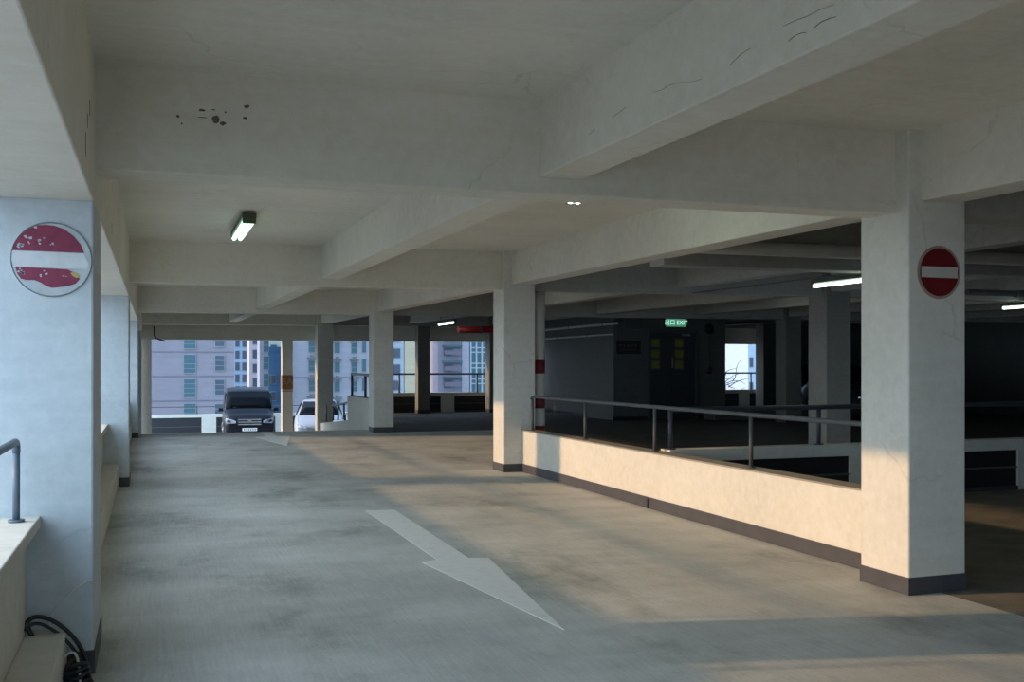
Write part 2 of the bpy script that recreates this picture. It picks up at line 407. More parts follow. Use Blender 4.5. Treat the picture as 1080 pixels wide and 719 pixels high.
# slotted parapets --------------------------------------------------------------
def slotted(name, x0, x1, y, zb, h, piers, label, rail=None, railm='raildark', group='slotted parapets', railh=.42, posts=None, th=.2):
    """a parapet whose front faces -Y, with dark recessed slots between piers"""
    e = empty(name, (x0, y, zb)); tag(e, label, 'parapet', group, 'thing')
    W = x1-x0
    MB().box(0, W, .04, th, -.02, h-.12).build('wall_body', M['paint'], e, .004)
    MB().box(0, W, 0, th+.01, h-.13, h).build('coping', M['paint'], e, .006)
    edges = [x0]+[p for pr in piers for p in pr]+[x1]
    for a, b in piers:
        MB().box(a-x0, b-x0, 0, .05, 0, h-.12).build('pier', M['paint'], e, .004)
    for i in range(0, len(edges), 2):
        a, b = edges[i]-x0, edges[i+1]-x0
        if b-a < .1: continue
        MB().box(a, b, .03, .041, .05, h-.13).build('dark_slot', M['black'], e)
        MB().box(a, b, .012, .035, .265, .285).build('divider', M['wallpaint'], e)
        MB().box(a, b, .0, .05, 0, .05).build('plinth', M['base'], e)
    return e
pc = [(7.39+2.45*k, 7.85+2.45*k) for k in range(7) if 7.85+2.45*k < 24]
slotted('slotted_parapet', 5.11, 24, 9.35, 0, .61, pc, 'dark slotted parapet across the right bay behind the nearest right column')
railing('railing', [(5.15, 9.45, 1.03), (24, 9.45, 1.03)], 1.03, [(5.17, 9.45, .61, 1.03)]+[(7.04+1.9*k, 9.45, .61, 1.03) for k in range(9)], .61,
        'black handrail crossing behind the low sunlit wall', mat='raildark', r=.028, group='railings inside the deck')
pf = []
x = 6.05
pf = [(6.05-2.75+2.75*k+2.65, 6.5-2.75+2.75*k+2.65) for k in range(7)]
slotted('slotted_parapet', 6.42, 24, 31.0, 0, .63, [p for p in pf if p[1] < 24 and p[0] > 6.5], 'dark slotted parapet along the far edge beneath the city view')
railing('railing', [(6.42, 31.08, 1.22), (24, 31.08, 1.22)], 1.22, [(7.36+2.58*k, 31.08, .63, 1.22) for k in range(0, 7)], .63,
        'dark rail along the far edge in front of the city buildings', mat='raildark', r=.03, group='railings inside the deck')
slotted('slotted_parapet', -1.0, 14, 43.2, -1.3, .78, [(1.93, 2.51), (4.9, 5.5), (7.9, 8.5), (10.9, 11.5)], 'blue-lit slotted parapet of the open deck left of the black van')
railing('railing', [(-1.0, 43.3, -.21), (14, 43.3, -.21)], 0, [(-.9+2.65*k, 43.3, -.52, -.21) for k in range(6)], -.52,
        'thin rail on the open deck parapet below the purple building', mat='rail', r=.02, group='railings inside the deck')

# side wall of the down ramp ---------------------------------------------------
e = empty('ramp_side_wall', (4.72, 22.57, 0)); tag(e, 'stepped grey side wall of the down ramp right of the white car', 'ramp wall', None, 'thing')
m = MB(); m.prism([(0, 0, -.05), (0, 3.1, -.75), (0, 3.1, .72), (0, 0, .72)], (.22, 0, 0)); m.build('upper_wall', M['paint'], e, .006)
m = MB(); m.prism([(0, 3.1, -.75), (0, 7.5, -1.3), (0, 7.5, -.22), (0, 6.6, -.16), (0, 3.1, .09)], (.22, 0, 0)); m.build('lower_wall', M['paint'], e, .006)
railing('railing', [(4.82, 22.6, 1.27), (4.82, 25.6, 1.27)], 1.27, [(4.82, 23.85, .72, 1.27), (4.82, 25.55, .72, 1.27)], .72,
        'dark square rail on the stepped wall beside the grey ramp column', mat='raildark', r=.035, group='railings inside the deck')
railing('railing', [(4.82, 25.72, .56), (4.82, 28.4, .36), (4.82, 28.45, .30)], .5, [(4.82, 26.7, .07, .5), (4.82, 28.4, -.05, .35), (4.82, 29.6, -.15, .34), (4.82, 27.6, .0, .42)], .1,
        'short sloping stair rail going down behind the white car column', mat='raildark', r=.028, group='railings inside the deck')

# core with door -----------------------------------------------------------------
CX0, CX1, CY = 11.9, 15.26, 24.7
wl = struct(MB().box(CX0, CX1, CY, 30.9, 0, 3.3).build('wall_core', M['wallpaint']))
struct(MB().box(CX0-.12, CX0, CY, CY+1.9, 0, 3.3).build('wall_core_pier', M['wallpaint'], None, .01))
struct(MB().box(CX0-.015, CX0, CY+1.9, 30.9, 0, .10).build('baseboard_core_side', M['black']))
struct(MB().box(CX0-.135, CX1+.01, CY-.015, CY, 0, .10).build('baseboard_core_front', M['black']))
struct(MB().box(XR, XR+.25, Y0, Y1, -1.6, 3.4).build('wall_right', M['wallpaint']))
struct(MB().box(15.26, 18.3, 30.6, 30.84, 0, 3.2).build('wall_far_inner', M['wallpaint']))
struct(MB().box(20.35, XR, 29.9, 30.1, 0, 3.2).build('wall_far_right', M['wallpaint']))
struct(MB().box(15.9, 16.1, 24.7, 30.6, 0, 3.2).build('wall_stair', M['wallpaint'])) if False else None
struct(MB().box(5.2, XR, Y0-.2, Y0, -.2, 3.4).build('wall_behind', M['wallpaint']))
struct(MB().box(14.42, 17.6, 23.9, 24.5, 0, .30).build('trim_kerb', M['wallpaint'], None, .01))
# door
d = struct(empty('door_1', (12.80, CY, 0)))
fm = MB(); fm.box(0, 1.56, -.05, .02, 2.40, 2.48); fm.box(0, .07, -.05, .02, 0, 2.40); fm.box(1.49, 1.56, -.05, .02, 0, 2.40)
fm.build('door_frame', M['frame'], d, .004)
for k in (0, 1):
    x0 = .07+k*.711
    lf = MB().box(x0+.003, x0+.708, -.02, .01, .01, 2.395).build('door_leaf', M['door'], d, .003)
    cxp = .235 if k == 0 else .235+.73
    for j in range(3):
        z = 1.97-.30*j+.02
        MB().box(cxp-.15+.0, cxp+.15, -.032, -.02, z-.01, z+.255).build('pane_frame', M['frame'], d, .003)
        MB().box(cxp-.115, cxp+.115, -.036, -.030, z+.02, z+.225).build('pane', M['pane'], d)
m = MB(); m.tube([(.74, -.07, 1.42), (.74, -.07, 1.75)], .02, 10); m.tube([(.74, -.02, 1.46), (.74, -.07, 1.46)], .012, 8); m.tube([(.74, -.02, 1.71), (.74, -.07, 1.71)], .012, 8)
m.build('door_handle', M['steel'], d)
m = MB().box(1.06, 1.30, -.06, -.02, 2.31, 2.36); m.tube([(1.1, -.05, 2.33), (1.22, -.22, 2.36)], .012, 8)
m.build('door_closer', M['steel'], d)
# exit sign
ex = empty('exit_sign', (13.62, CY-.02, 2.67)); tag(ex, 'green lit EXIT sign box above the dark double door', 'exit sign')
MB().box(-.33, .33, -.10, .0, -.13, .13).build('sign_box', M['frame'], ex, .008)
MB().box(-.31, .31, -.104, -.1, -.11, .11).build('face', M['exit'], ex)
text('出口 EXIT', .165, (0, -.106, 0), (math.pi/2, 0, 0), M['exitw'], ex, .002)
# dark plate
pl = empty('sign_plate', (12.22, CY-.01, 1.99)); tag(pl, 'small black notice plate on the wall left of the double door', 'sign')
MB().box(-.36, .36, -.02, .0, -.18, .18).build('plate', M['black'], pl, .006)
m = MB()
for k, (a, b) in enumerate(((-.28, -.20), (-.17, -.10), (-.06, .02), (.06, .13), (.17, .24))):
    m.box(a, b, -.023, -.02, .0, .08)
m.box(-.26, .24, -.023, -.02, -.09, -.06)
m.build('faint_marks', plain('faint_grey', (.06, .06, .06), .6), pl)
# wall boxes and pipes by the door
bx = empty('junction_box', (12.3, CY-.01, 2.62)); tag(bx, 'grey metal box on the wall above the black notice plate', 'junction box')
MB().box(-.30, .30, -.22, 0, -.16, .28).build('box_body', M['wallpaint'], bx, .01)
MB().box(-.27, .27, -.232, -.215, -.13, .25).build('lid', M['frame'], bx, .004)
for (x, z, lb) in ((14.72, 2.50, 'small black alarm bell high on the wall right of the double door'), (14.72, 1.35, 'small black call point low on the wall right of the double door')):
    al = empty('alarm_bell' if z > 2 else 'call_point', (x, CY, z)); tag(al, lb, 'alarm')
    m = MB(); m.tube([(0, 0, 0), (0, -.05, 0), (0, -.075, 0)], [.13, .13, .08] if z > 2 else [.10, .09, .06], 16); m.build('body', M['black'], al)
    m = MB(); m.tube([(0, -.07, 0), (0, -.09, 0)], .03, 10); m.build('boss', M['redpipe'] if z < 2 else M['frame'], al)
m = MB(); m.tube([(14.72, CY-.02, 2.36), (14.72, CY-.02, 1.45)], .012, 8)
tag(m.build('conduit', M['frame']), 'thin vertical conduit right of the dark double door', 'conduit')

def pipe(name, pts, r, mat, label, cat='pipe', brackets=(), group='ceiling pipes', n=14, bz=.1):
    e = empty(name, pts[0]); tag(e, label, cat, group); o = Vector(pts[0])
    m = MB(); m.tube([Vector(p)-o for p in pts], r, n); m.build('pipe_run', M[mat], e)
    for b in brackets:
        p = Vector(b)-o
        k = MB(); k.tube([p+Vector((0, 0, -r*1.25)), p+Vector((0, 0, r+bz))], .01, 8)
        d_ = (Vector(pts[-1])-Vector(pts[0])).normalized()*.02
        k.tube([p-d_, p+d_], r*1.2, n); k.build('bracket', M['frame'], e)
    return e
pipe('wall_pipe', [(11.70, 24.3, 2.62), (11.70, 30.8, 2.62)], .035, 'pipe', 'upper pipe along the side wall left of the door', brackets=[(11.7, 25.2, 2.62), (11.7, 27.6, 2.62), (11.7, 29.8, 2.62)], group=None)
pipe('wall_pipe', [(11.66, 24.5, 2.33), (11.66, 30.8, 2.33)], .022, 'pipe', 'lower thin pipe along the side wall left of the door', brackets=[(11.66, 26.2, 2.33), (11.66, 28.4, 2.33)], group=None)
pipe('sprinkler_pipe', [(7.3, 24.4, 2.40), (9.0, 24.4, 2.43)], .085, 'redpipe', 'thick red pipe under the ceiling beyond the second right column', brackets=[(7.9, 24.4, 2.41)], group=None, bz=.5)
pipe('ceiling_pipe', [(5.2, 9.05, 2.72), (24, 9.05, 2.80)], .075, 'pipe', 'fat cream pipe under the ceiling right of the nearest right column', brackets=[(8.1, 9.05, 2.73), (12., 9.05, 2.75)], group=None, bz=.2)
pipe('conduit', [(7.66, 9.3, 2.56), (7.66, 13.3, 2.585)], .012, 'frame', 'thin dark conduit under the secondary beam above the lit tube', cat='conduit', group=None)
pipe('ceiling_conduit', [(12.2, 12.6, 2.66), (24, 12.6, 2.70)], .05, 'wallpaint', 'grey conduit with a bracket further right under the ceiling', brackets=[(13.2, 12.6, 2.66)], cat='conduit', group=None)
# striped downpipe behind the second right column
dp = empty('downpipe', (5.26, 13.52, 0)); tag(dp, 'cream vertical pipe with red bands behind the low sunlit wall', 'pipe')
m = MB(); m.tube([(0, 0, -1.3), (0, 0, 2.62)], .087, 20); m.build('pipe_run', M['pipe'], dp)
for z0, z1 in ((1.38, 1.575), (.88, 1.06), (.53, .63)):
    m = MB(); m.tube([(0, 0, z0), (0, 0, z1)], .089, 20); o = m.build('red_band', M['red'], dp); o['label'] = 'red painted band'
m = MB(); m.tube([(0, 0, 2.25), (0, 0, 2.33)], .095, 20); m.build('collar', M['pipe'], dp)
# thin drainpipe at the left corner of the far opening
pipe('drainpipe', [(.07, 30.8, 2.62), (.07, 30.8, 2.36), (.12, 30.8, 2.28), (.25, 30.8, 2.225), (.36, 30.8, 2.20)], .022, 'raildark', 'thin dark pipe curving under the beam at the left of the far opening', group=None)

# fluorescent lamps ---------------------------------------------------------------
def lamp(x, y0, L, z, label, mat='tube', drop=0, power=0, double=False):
    e = empty('ceiling_lamp', (x, y0, z)); tag(e, label, 'ceiling lamp', 'fluorescent ceiling lamps')
    MB().box(-.035 if not double else -.07, .035 if not double else .07, 0, L, .045, .095).build('housing', M['lamphousing'], e, .004)
    for sx in ((-.035, .035) if double else (0,)):
        m = MB(); m.tube([(sx, .03, .015), (sx, L-.03, .015)], .02 if not double else .026, 12); m.build('tube', M[mat], e)
    for yy in (0, L-.03):
        MB().box(-.03 if not double else -.065, .03 if not double else .065, yy, yy+.03, -.01, .05).build('end_cap', M['lamphousing'], e)
    if drop > 0:
        for yy in (.2, L-.2):
            m = MB(); m.tube([(0, yy, .09), (0, yy, .095+drop)], .008, 8); m.build('hanger', M['frame'], e)
    return e
lamp(.92, 10.35, 1.55, 2.93, 'dim greenish tube lamp on the ceiling at the left, above the lane', 'tubedim', double=True, drop=.02)
lamp(3.5, 6.93, 1.25, 2.93, 'lamp mostly hidden behind the first cross beam, only its end showing', 'tube', double=True)
lamp(6.9, 23.3, 1.5, 2.52, 'lit tube lamp hanging far off above the dark far parapet', 'tube', drop=.45)
lamp(7.70, 9.15, 1.3, 2.46, 'bright tube lamp under a beam left of the nearest right column', 'tube', drop=.0)
lamp(14.25, 12.6, 1.3, 2.50, 'small bright tube lamp at the right edge of the picture', 'tube', drop=.45)
lamp(6.2, 17.0, 1.3, 2.98, 'lamp hidden between the beams beyond the second right column', 'tube')
lamp(11.7, 17.0, 1.3, 3.02, 'added unseen lamp between the beams before the door', 'tube')  # added out of view to brighten a beam face

# no-entry signs --------------------------------------------------------------------
def disc(r, y0, y1, n=64, cx=0, cz=0):
    m = MB(); m.tube([(cx, y0, cz), (cx, y1, cz)], r, n, smooth=False); return m
s1 = empty('no_entry_sign', (4.64+.245, 5.29, 2.112)); tag(s1, 'clean round red no-entry sign on the nearest right column', 'no-entry sign', 'round no-entry signs')
disc(.176, -.006, 0).build('plate', M['ring'], s1)
disc(.158, -.0085, -.006).build('red_disc', M['red'], s1)
MB().box(-.148, .148, -.011, -.0085, -.036, .036).build('white_bar', M['white'], s1)
s2 = empty('no_entry_sign', (-.452, 5.29, 2.007)); tag(s2, 'worn round no-entry sign with peeling magenta paint on the nearest left column', 'no-entry sign', 'round no-entry signs')
R = .18
disc(R, -.006, 0).build('plate', M['ringold'], s2)
m = MB(); n = 64
for i in range(n):   # raised outer rim
    a, b = 2*math.pi*i/n, 2*math.pi*(i+1)/n
    f = lambda an, r, y: (math.cos(an)*r, y, math.sin(an)*r)
    m.poly([f(a, R, -.006), f(b, R, -.006), f(b, R-.003, -.011), f(a, R-.003, -.011)], True)
    m.poly([f(a, R-.003, -.011), f(b, R-.003, -.011), f(b, R-.007, -.006), f(a, R-.007, -.006)], True)
m.build('rim', plain('sign_rim_dark', (.22, .25, .25), .5), s2)
def px(u, w): return (( u-167)/120*R, -.006, -(w-280)/120*R)
upper = [(52, 254), (58, 232), (72, 208), (96, 186), (126, 173), (150, 170), (176, 172), (205, 182), (232, 203), (252, 228), (263, 256)]
MB().prism([px(*p) for p in upper], (0, -.002, 0)).build('red_upper_segment', M['redold'], s2)
lower = [(62, 307), (120, 308), (180, 309), (215, 311), (236, 322), (250, 340), (238, 355), (215, 364), (190, 368), (168, 371), (152, 366), (134, 354), (116, 347), (96, 348), (78, 344), (68, 328)]
MB().prism([px(*p) for p in lower], (0, -.002, 0)).build('red_lower_segment', M['redold'], s2)
o = MB(); o.prism([px(*p) for p in [(52, 256), (262, 258), (276, 290), (272, 308), (58, 306), (50, 285)]], (0, -.0015, 0)); o.build('white_bar', M['oldwhite'], s2)
o = MB().prism([px(*p) for p in [(222, 322), (232, 318), (247, 326), (251, 334), (240, 337), (230, 332)]], (0, -.0026, 0)).build('yellow_flake', plain('yellow_flake', (.45, .36, .12), .6), s2)
rnd = random.Random(3)
for (cx, cz, n_, spread) in ((84, 222, 11, 20), (74, 240, 6, 9), (78, 322, 7, 10), (135, 222, 4, 12), (170, 234, 3, 8), (148, 330, 4, 16), (205, 328, 3, 12), (118, 180, 3, 6)):
    for k in range(n_):
        u, w = cx+rnd.gauss(0, spread*.6), cz+rnd.gauss(0, spread*.5)
        rr = rnd.uniform(1.5, 5.5)
        pts = [px(u+math.cos(2*math.pi*i/7)*rr*rnd.uniform(.6, 1.3), w+math.sin(2*math.pi*i/7)*rr*rnd.uniform(.5, 1.)) for i in range(7)]
        if math.hypot(u-167, w-280) > 112: continue
        MB().prism([(p[0], p[1]-.0018, p[2]) for p in pts], (0, -.001, 0)).build('bare_patch', M['ringold'], s2)

# cables at the foot of the left column -------------------------------------------
def spline(pts, n=8):
    P = [Vector(p) for p in pts]; out = []
    for i in range(len(P)-1):
        p0, p1, p2, p3 = P[max(0, i-1)], P[i], P[i+1], P[min(len(P)-1, i+2)]
        for k in range(n):
            s = k/n
            out.append(.5*((2*p1)+(-p0+p2)*s+(2*p0-5*p1+4*p2-p3)*s*s+(-p0+3*p1-3*p2+p3)*s**3))
    out.append(P[-1]); return out
cb = empty('cable_coil', (-.35, 5.15, 0)); tag(cb, 'black cable loop leaning on the kerb at the foot of the left column', 'cable')
def cpt(l, o=(-.35, 5.15, 0)): return [Vector(p)-Vector(o) for p in l]
l1 = [(-.29, 5.20, .02), (-.30, 5.20, .11), (-.345, 5.20, .20), (-.41, 5.21, .268), (-.475, 5.22, .305), (-.53, 5.22, .31), (-.565, 5.20, .275), (-.545, 5.18, .262), (-.50, 5.17, .20), (-.44, 5.16, .13), (-.385, 5.14, .065), (-.35, 5.12, .03)]
MB().tube(spline(cpt(l1)), .010, 10).build('loop', M['cable'], cb)
l2 = [(-.30, 5.18, .03), (-.32, 5.19, .10), (-.375, 5.19, .19), (-.44, 5.2, .25), (-.50, 5.2, .285), (-.54, 5.19, .275), (-.515, 5.17, .225), (-.46, 5.15, .15), (-.39, 5.13, .08), (-.33, 5.11, .03)]
MB().tube(spline(cpt(l2)), .008, 10).build('loop', M['cable'], cb)
for k in range(5):
    z = .025+.022*k; rr = .058-.004*k
    pts = [(-.325+math.cos(a)*rr+rnd.uniform(-.004, .004), 5.07+math.sin(a)*rr*.9, z+.01*math.sin(a*2+k)) for a in [i*math.pi/9+k*.6 for i in range(19)]]
    MB().tube(spline(cpt(pts), 3), .011, 8).build('bundle_turn', M['cable'], cb)
gc = [(-.265-.004, 5.278, .46), (-.31, 5.275, .445), (-.37, 5.27, .40), (-.425, 5.265, .345), (-.452, 5.26, .30), (-.455, 5.25, .26), (-.44, 5.22, .242)]
m = MB(); m.tube(spline(gc), .004, 8); tag(m.build('thin_cable', M['gcable']), 'thin pale wire arching over the black cable at the left column foot', 'cable')
gc = [(-.40, 5.10, .13), (-.36, 5.08, .165), (-.33, 5.06, .16), (-.315, 5.04, .10), (-.31, 5.02, .04)]
m = MB(); m.tube(spline(gc), .006, 8); tag(m.build('thin_cable', M['gcable']), 'short grey cable end curling out of the black cable bundle', 'cable')

# vehicles -------------------------------------------------------------------------------
def car_paint(name, col, rough=.25, metal=.3):
    t = NT(name); t.b.inputs['Base Color'].default_value = (*col, 1); t.b.inputs['Roughness'].default_value = rough
    t.b.inputs['Metallic'].default_value = metal; t.b.inputs['Coat Weight'].default_value = .12; t.b.inputs['Coat Roughness'].default_value = .05
    t.b.inputs['Specular IOR Level'].default_value = .14
    return t.m
M['carblack'] = car_paint('black_car_paint', (.006, .007, .012), .35, 0)
M['carwhite'] = car_paint('white_car_paint', (.32, .33, .35), .3, 0)
M['cardark'] = car_paint('dark_grey_car_paint', (.03, .035, .04), .3, .4)
M['glass'] = plain('car_glass', (.003, .004, .006), .12, spec=.06)
M['tyre'] = plain('tyre', (.015, .015, .016), .8)
M['rim'] = plain('wheel_rim', (.35, .36, .38), .3, metal=.8)
M['chrome'] = plain('chrome', (.65, .66, .68), .15, metal=1)
M['lens'] = plain('headlamp_lens', (.22, .24, .27), .12, metal=.4)
M['plate'] = plain('number_plate', (.62, .62, .60), .5)
M['amber'] = plain('amber_lens', (.5, .18, .02), .3)

def make_car(loc, rz, label, paint, st, glass, side, W, L, wheels, mirror, headl, grille, platez, hood_y):
    """st: stations (y, zlow, zbelt, ztop, hw_low, hw_belt, hw_top)"""
    e = empty('car', loc, rz); tag(e, label, 'car')
    ring = []
    m = MB(); R_ = []
    for (y, zl_, zb, zt, wl_, wb, wt) in st:
        half = [(0, zl_), (wl_*.8, zl_), (wl_, zl_+.06), (wb, zl_+(zb-zl_)*.45), (wb*1.0, zb-.04), (wb*.975, zb), (wt+(wb-wt)*.12, zt-(zt-zb)*.18), (wt, zt-.05), (wt*.9, zt-.012), (wt*.5, zt+.008), (0, zt+.015)]
        R_.append([(x, y, z) for x, z in half]+[(-x, y, z) for x, z in half[-2:0:-1]])
    n = len(R_[0]); 
    for r in R_: m.v += r
    for i in range(len(R_)-1):
        for k in range(n):
            m.f.append([i*n+k, i*n+(k+1) % n, (i+1)*n+(k+1) % n, (i+1)*n+k]); m.sm.append(True)
    m.f.append(list(range(n))); m.sm.append(False); m.f.append([(len(R_)-1)*n+k for k in range(n)][::-1]); m.sm.append(False)
    body = m.build('body', M[paint], e)
    sd = body.modifiers.new('s', 'SUBSURF'); sd.levels = 2; sd.render_levels = 2
    for i, g in enumerate(glass):          # windscreen and rear: quads given as (y0,z0,hw0,y1,z1,hw1)
        y0, z0, h0, y1, z1, h1 = g
        nrm = Vector((0, -(z1-z0), (y1-y0))).normalized()*(-1 if y1 < y0 else 1)
        if nrm.z < 0: nrm = -nrm
        m = MB(); K = 8; a = []; b = []
        for k in range(K+1):
            u = -1+2*k/K; bow = (1-u*u)*.06*(-1 if y1 > y0 else 1)
            a.append(Vector((u*h0, y0+bow, z0))+nrm*.015); b.append(Vector((u*h1, y1+bow, z1))+nrm*.015)
        m.add(a+b+[p-nrm*.03 for p in a]+[p-nrm*.03 for p in b],
              [(k, k+1, K+1+k+1, K+1+k) for k in range(K)]+[(2*(K+1)+k+1, 2*(K+1)+k, 3*(K+1)+k, 3*(K+1)+k+1) for k in range(K)]
              + [(0, K+1, 3*(K+1), 2*(K+1)), (K, 2*(K+1)+K, 3*(K+1)+K, K+1+K)]
              + [(k+1, k, 2*(K+1)+k, 2*(K+1)+k+1) for k in range(K)]+[(K+1+k, K+1+k+1, 3*(K+1)+k+1, 3*(K+1)+k) for k in range(K)], True)
        m.build('windscreen' if i == 0 else 'rear_window', M['glass'], e)
    for sx in (-1, 1):
        for q in side:                      # side windows as (y,z,hw) corners
            m = MB(); m.prism([(sx*(x+.008), y, z) for y, z, x in q], (-sx*.03, 0, 0)); m.build('side_window', M['glass'], e)
        my, mz, mx = mirror
        mr = MB(); mr.add(*[[(sx*(mx+a*.20), my+b*.09, mz+c_*.13) for a, b, c_ in ((0, 0, 0), (1, .2, 0), (1, 1, .1), (0, 1, .1), (.1, 0, 1), (.9, .2, 1), (.9, 1, .9), (.1, 1, .9))]],
                          [(3, 2, 1, 0), (4, 5, 6, 7), (0, 1, 5, 4), (1, 2, 6, 5), (2, 3, 7, 6), (3, 0, 4, 7)])
        o = mr.build('wing_mirror', M[paint], e, .02, 3)
        hy, hz, hx, hw, hh = headl
        h = MB(); pts = [(sx*(hx-hw), hy-.03, hz-.01), (sx*(hx-.04), hy+.0, hz-.02), (sx*(hx+.02), hy+.22, hz+.05), (sx*(hx+.0), hy+.20, hz+hh), (sx*(hx-hw*.5), hy+.06, hz+hh*.8), (sx*(hx-hw), hy, hz+hh*.45)]
        h.prism(pts, (0, .06, 0)); h.build('headlamp', M['lens'], e, .01)
        for wy in wheels:
            r = .32 if W < 1.8 else .33
            m = MB(); 
            prof = [(sx*(W/2-.20), r*.9), (sx*(W/2-.19), r), (sx*(W/2-.02), r), (sx*(W/2+.0), r*.93), (sx*(W/2-.005), r*.66), (sx*(W/2-.04), r*.64)]
            N = 28
            for (x, q) in prof: m.v += [(x, wy+math.cos(2*math.pi*k/N)*q, r+math.sin(2*math.pi*k/N)*q) for k in range(N)]
            for i in range(len(prof)-1):
                for k in range(N): m.f.append([i*N+k, i*N+(k+1) % N, (i+1)*N+(k+1) % N, (i+1)*N+k]); m.sm.append(True)
            w = m.build('wheel', M['tyre'], e)
            m = MB(); m.tube([(sx*(W/2-.06), wy, r), (sx*(W/2-.035), wy, r)], r*.64, 24)
            for k in range(5):
                a = 2*math.pi*k/5
                m.tube([(sx*(W/2-.02), wy, r), (sx*(W/2-.012), wy+math.cos(a)*r*.6, r+math.sin(a)*r*.6)], .035, 6)
            rm = m.build('rim', M['rim'], e)
            rm.parent = w
            ar = MB()  # wheel arch lip
            ar.tube([(sx*(W/2-.005), wy+math.cos(a)*r*1.14, r+math.sin(a)*r*1.14) for a in [math.pi*i/14 for i in range(15)]], .014, 6)
            ar.build('wheel_arch', M['cable'], e)
    gy, gz0, gz1, gw = grille
    g = MB(); g.box(-gw, gw, gy-.03, gy+.05, gz0, gz1); gr = g.build('grille', M['black'], e, .015)
    for k in range(3):
        z = gz0+(gz1-gz0)*(k+.5)/3
        MB().box(-gw*.96, gw*.96, gy-.042, gy-.03, z-.012, z+.012).build('grille_bar', M['chrome'], e, .003)
    m = MB(); m.prism([(-.09, gy-.05, gz1-.05), (0, gy-.05, gz1-.13), (.09, gy-.05, gz1-.05), (.05, gy-.05, gz1-.03), (0, gy-.05, gz1-.08), (-.05, gy-.05, gz1-.03)], (0, .02, 0)); m.build('badge', M['chrome'], e)
    MB().box(-gw*.85, gw*.85, gy-.035, gy+.05, platez-.20, platez-.09).build('lower_intake', M['black'], e, .01)
    p = MB().box(-.26, .26, gy-.06, gy-.03, platez-.055, platez+.055).build('number_plate', M['plate'], e, .004)
    m = MB()
    for k in range(6):
        x = -.20+.075*k
        m.box(x, x+.03, gy-.063, gy-.06, platez-.03, platez+.03)
    q = m.build('plate_marks', M['black'], p)
    # wipers
    m = MB(); y0, z0, h0, y1, z1, h1 = glass[0]
    for a in (-.3, .35): m.tube([(a-.25, y0-.01, z0+.045), (a+.25, y0+.03, z0+.085)], .008, 6)
    m.build('wipers', M['cable'], e)
    return e

van_st = [(0.0, .30, .62, .86, .74, .78, .66), (.10, .24, .72, .96, .84, .87, .74), (.45, .22, .92, 1.06, .89, .905, .80), (.85, .22, 1.00, 1.17, .90, .915, .80), (1.15, .22, 1.06, 1.50, .90, .915, .82),
          (1.5, .22, 1.06, 1.84, .90, .915, .80), (2.0, .22, 1.06, 1.93, .90, .915, .80), (3.4, .22, 1.06, 1.94, .90, .915, .80), (4.4, .25, 1.06, 1.90, .89, .905, .78), (4.68, .30, 1.05, 1.72, .85, .88, .68), (4.8, .36, .95, 1.3, .8, .84, .70)]
van_glass = [(.86, 1.19, .84, 1.46, 1.80, .765), (4.80, 1.12, .66, 4.68, 1.72, .60)]
van_side = [[(1.15, 1.14, .875), (2.0, 1.12, .895), (2.0, 1.76, .83), (1.50, 1.74, .83)], [(2.08, 1.12, .895), (3.2, 1.12, .895), (3.2, 1.77, .83), (2.08, 1.77, .83)], [(3.28, 1.12, .895), (4.35, 1.12, .885), (4.25, 1.74, .82), (3.28, 1.77, .83)]]
make_car((3.36, 37.7, -1.3), math.radians(-3), 'black people carrier parked facing the camera on the open deck', 'carblack', van_st, van_glass, van_side, 1.83, 4.8, (.92, 3.85),
         (1.05, 1.08, .90), (-.04, .70, .84, .36, .17), (-.02, .60, .86, .42), .46, .8)
car_st = [(0.0, .28, .52, .66, .70, .74, .60), (.12, .22, .60, .76, .82, .84, .68), (.55, .20, .78, .88, .86, .875, .74), (1.0, .20, .88, .98, .865, .88, .76), (1.45, .20, .92, 1.26, .865, .88, .68),
          (1.85, .20, .93, 1.46, .865, .88, .60), (2.4, .20, .93, 1.54, .865, .88, .60), (3.2, .20, .93, 1.50, .865, .88, .59), (3.75, .22, .93, 1.30, .86, .87, .60), (4.1, .25, .90, 1.05, .83, .85, .62), (4.2, .34, .80, .95, .78, .80, .58)]
car_glass = [(1.02, 1.00, .72, 1.80, 1.45, .57), (4.08, 1.06, .58, 3.45, 1.44, .52)]
car_side = [[(1.45, 1.0, .845), (2.35, .98, .85), (2.35, 1.42, .665), (1.85, 1.40, .67)], [(2.42, .98, .85), (3.45, 1.0, .84), (3.15, 1.40, .66), (2.42, 1.43, .66)]]
args = (car_st, car_glass, car_side, 1.76, 4.2, (.82, 3.4), (1.25, .95, .86), (-.02, .58, .76, .32, .14), (-.02, .42, .60, .40), .36, .7)
make_car((5.55, 35.6, -1.3), math.radians(-9), 'white hatchback parked facing the camera behind the narrow distant column', 'carwhite', *args)
make_car((17.2, 20.2, 0), math.radians(-17), 'dark hatchback in deep shade just left of the nearest right column', 'cardark', *args)
make_car((19.35, 25.0, 0), math.radians(-20), 'dark hatchback in deep shade below the small bright opening', 'cardark', *args)

# city ------------------------------------------------------------------------------------
def facade(name, col, var=.05, tile=True):
    t = NT(name); v = t.coord()
    c = t.ramp(t.noise(v, .25, 4), [(.3, tuple(x*(1-var) for x in col)), (.7, tuple(x*(1+var) for x in col))])
    b = t.noise(t.coord((.3, .3, 2.2)), 1.0, 3)
    c = t.mix(.25, c, t.ramp(b, [(.35, .4), (.65, .6)]), 'OVERLAY')
    t.l(c, t.b.inputs['Base Color']); t.b.inputs['Roughness'].default_value = .8
    return t.m
M['winteal'] = plain('teal_window_glass', (.035, .10, .125), .35)
M['windark'] = plain('dark_window_glass', (.05, .07, .10), .3)
M['winframe'] = plain('window_frame', (.20, .23, .25), .5)
M['acunit'] = plain('aircon_unit', (.16, .16, .18), .6)

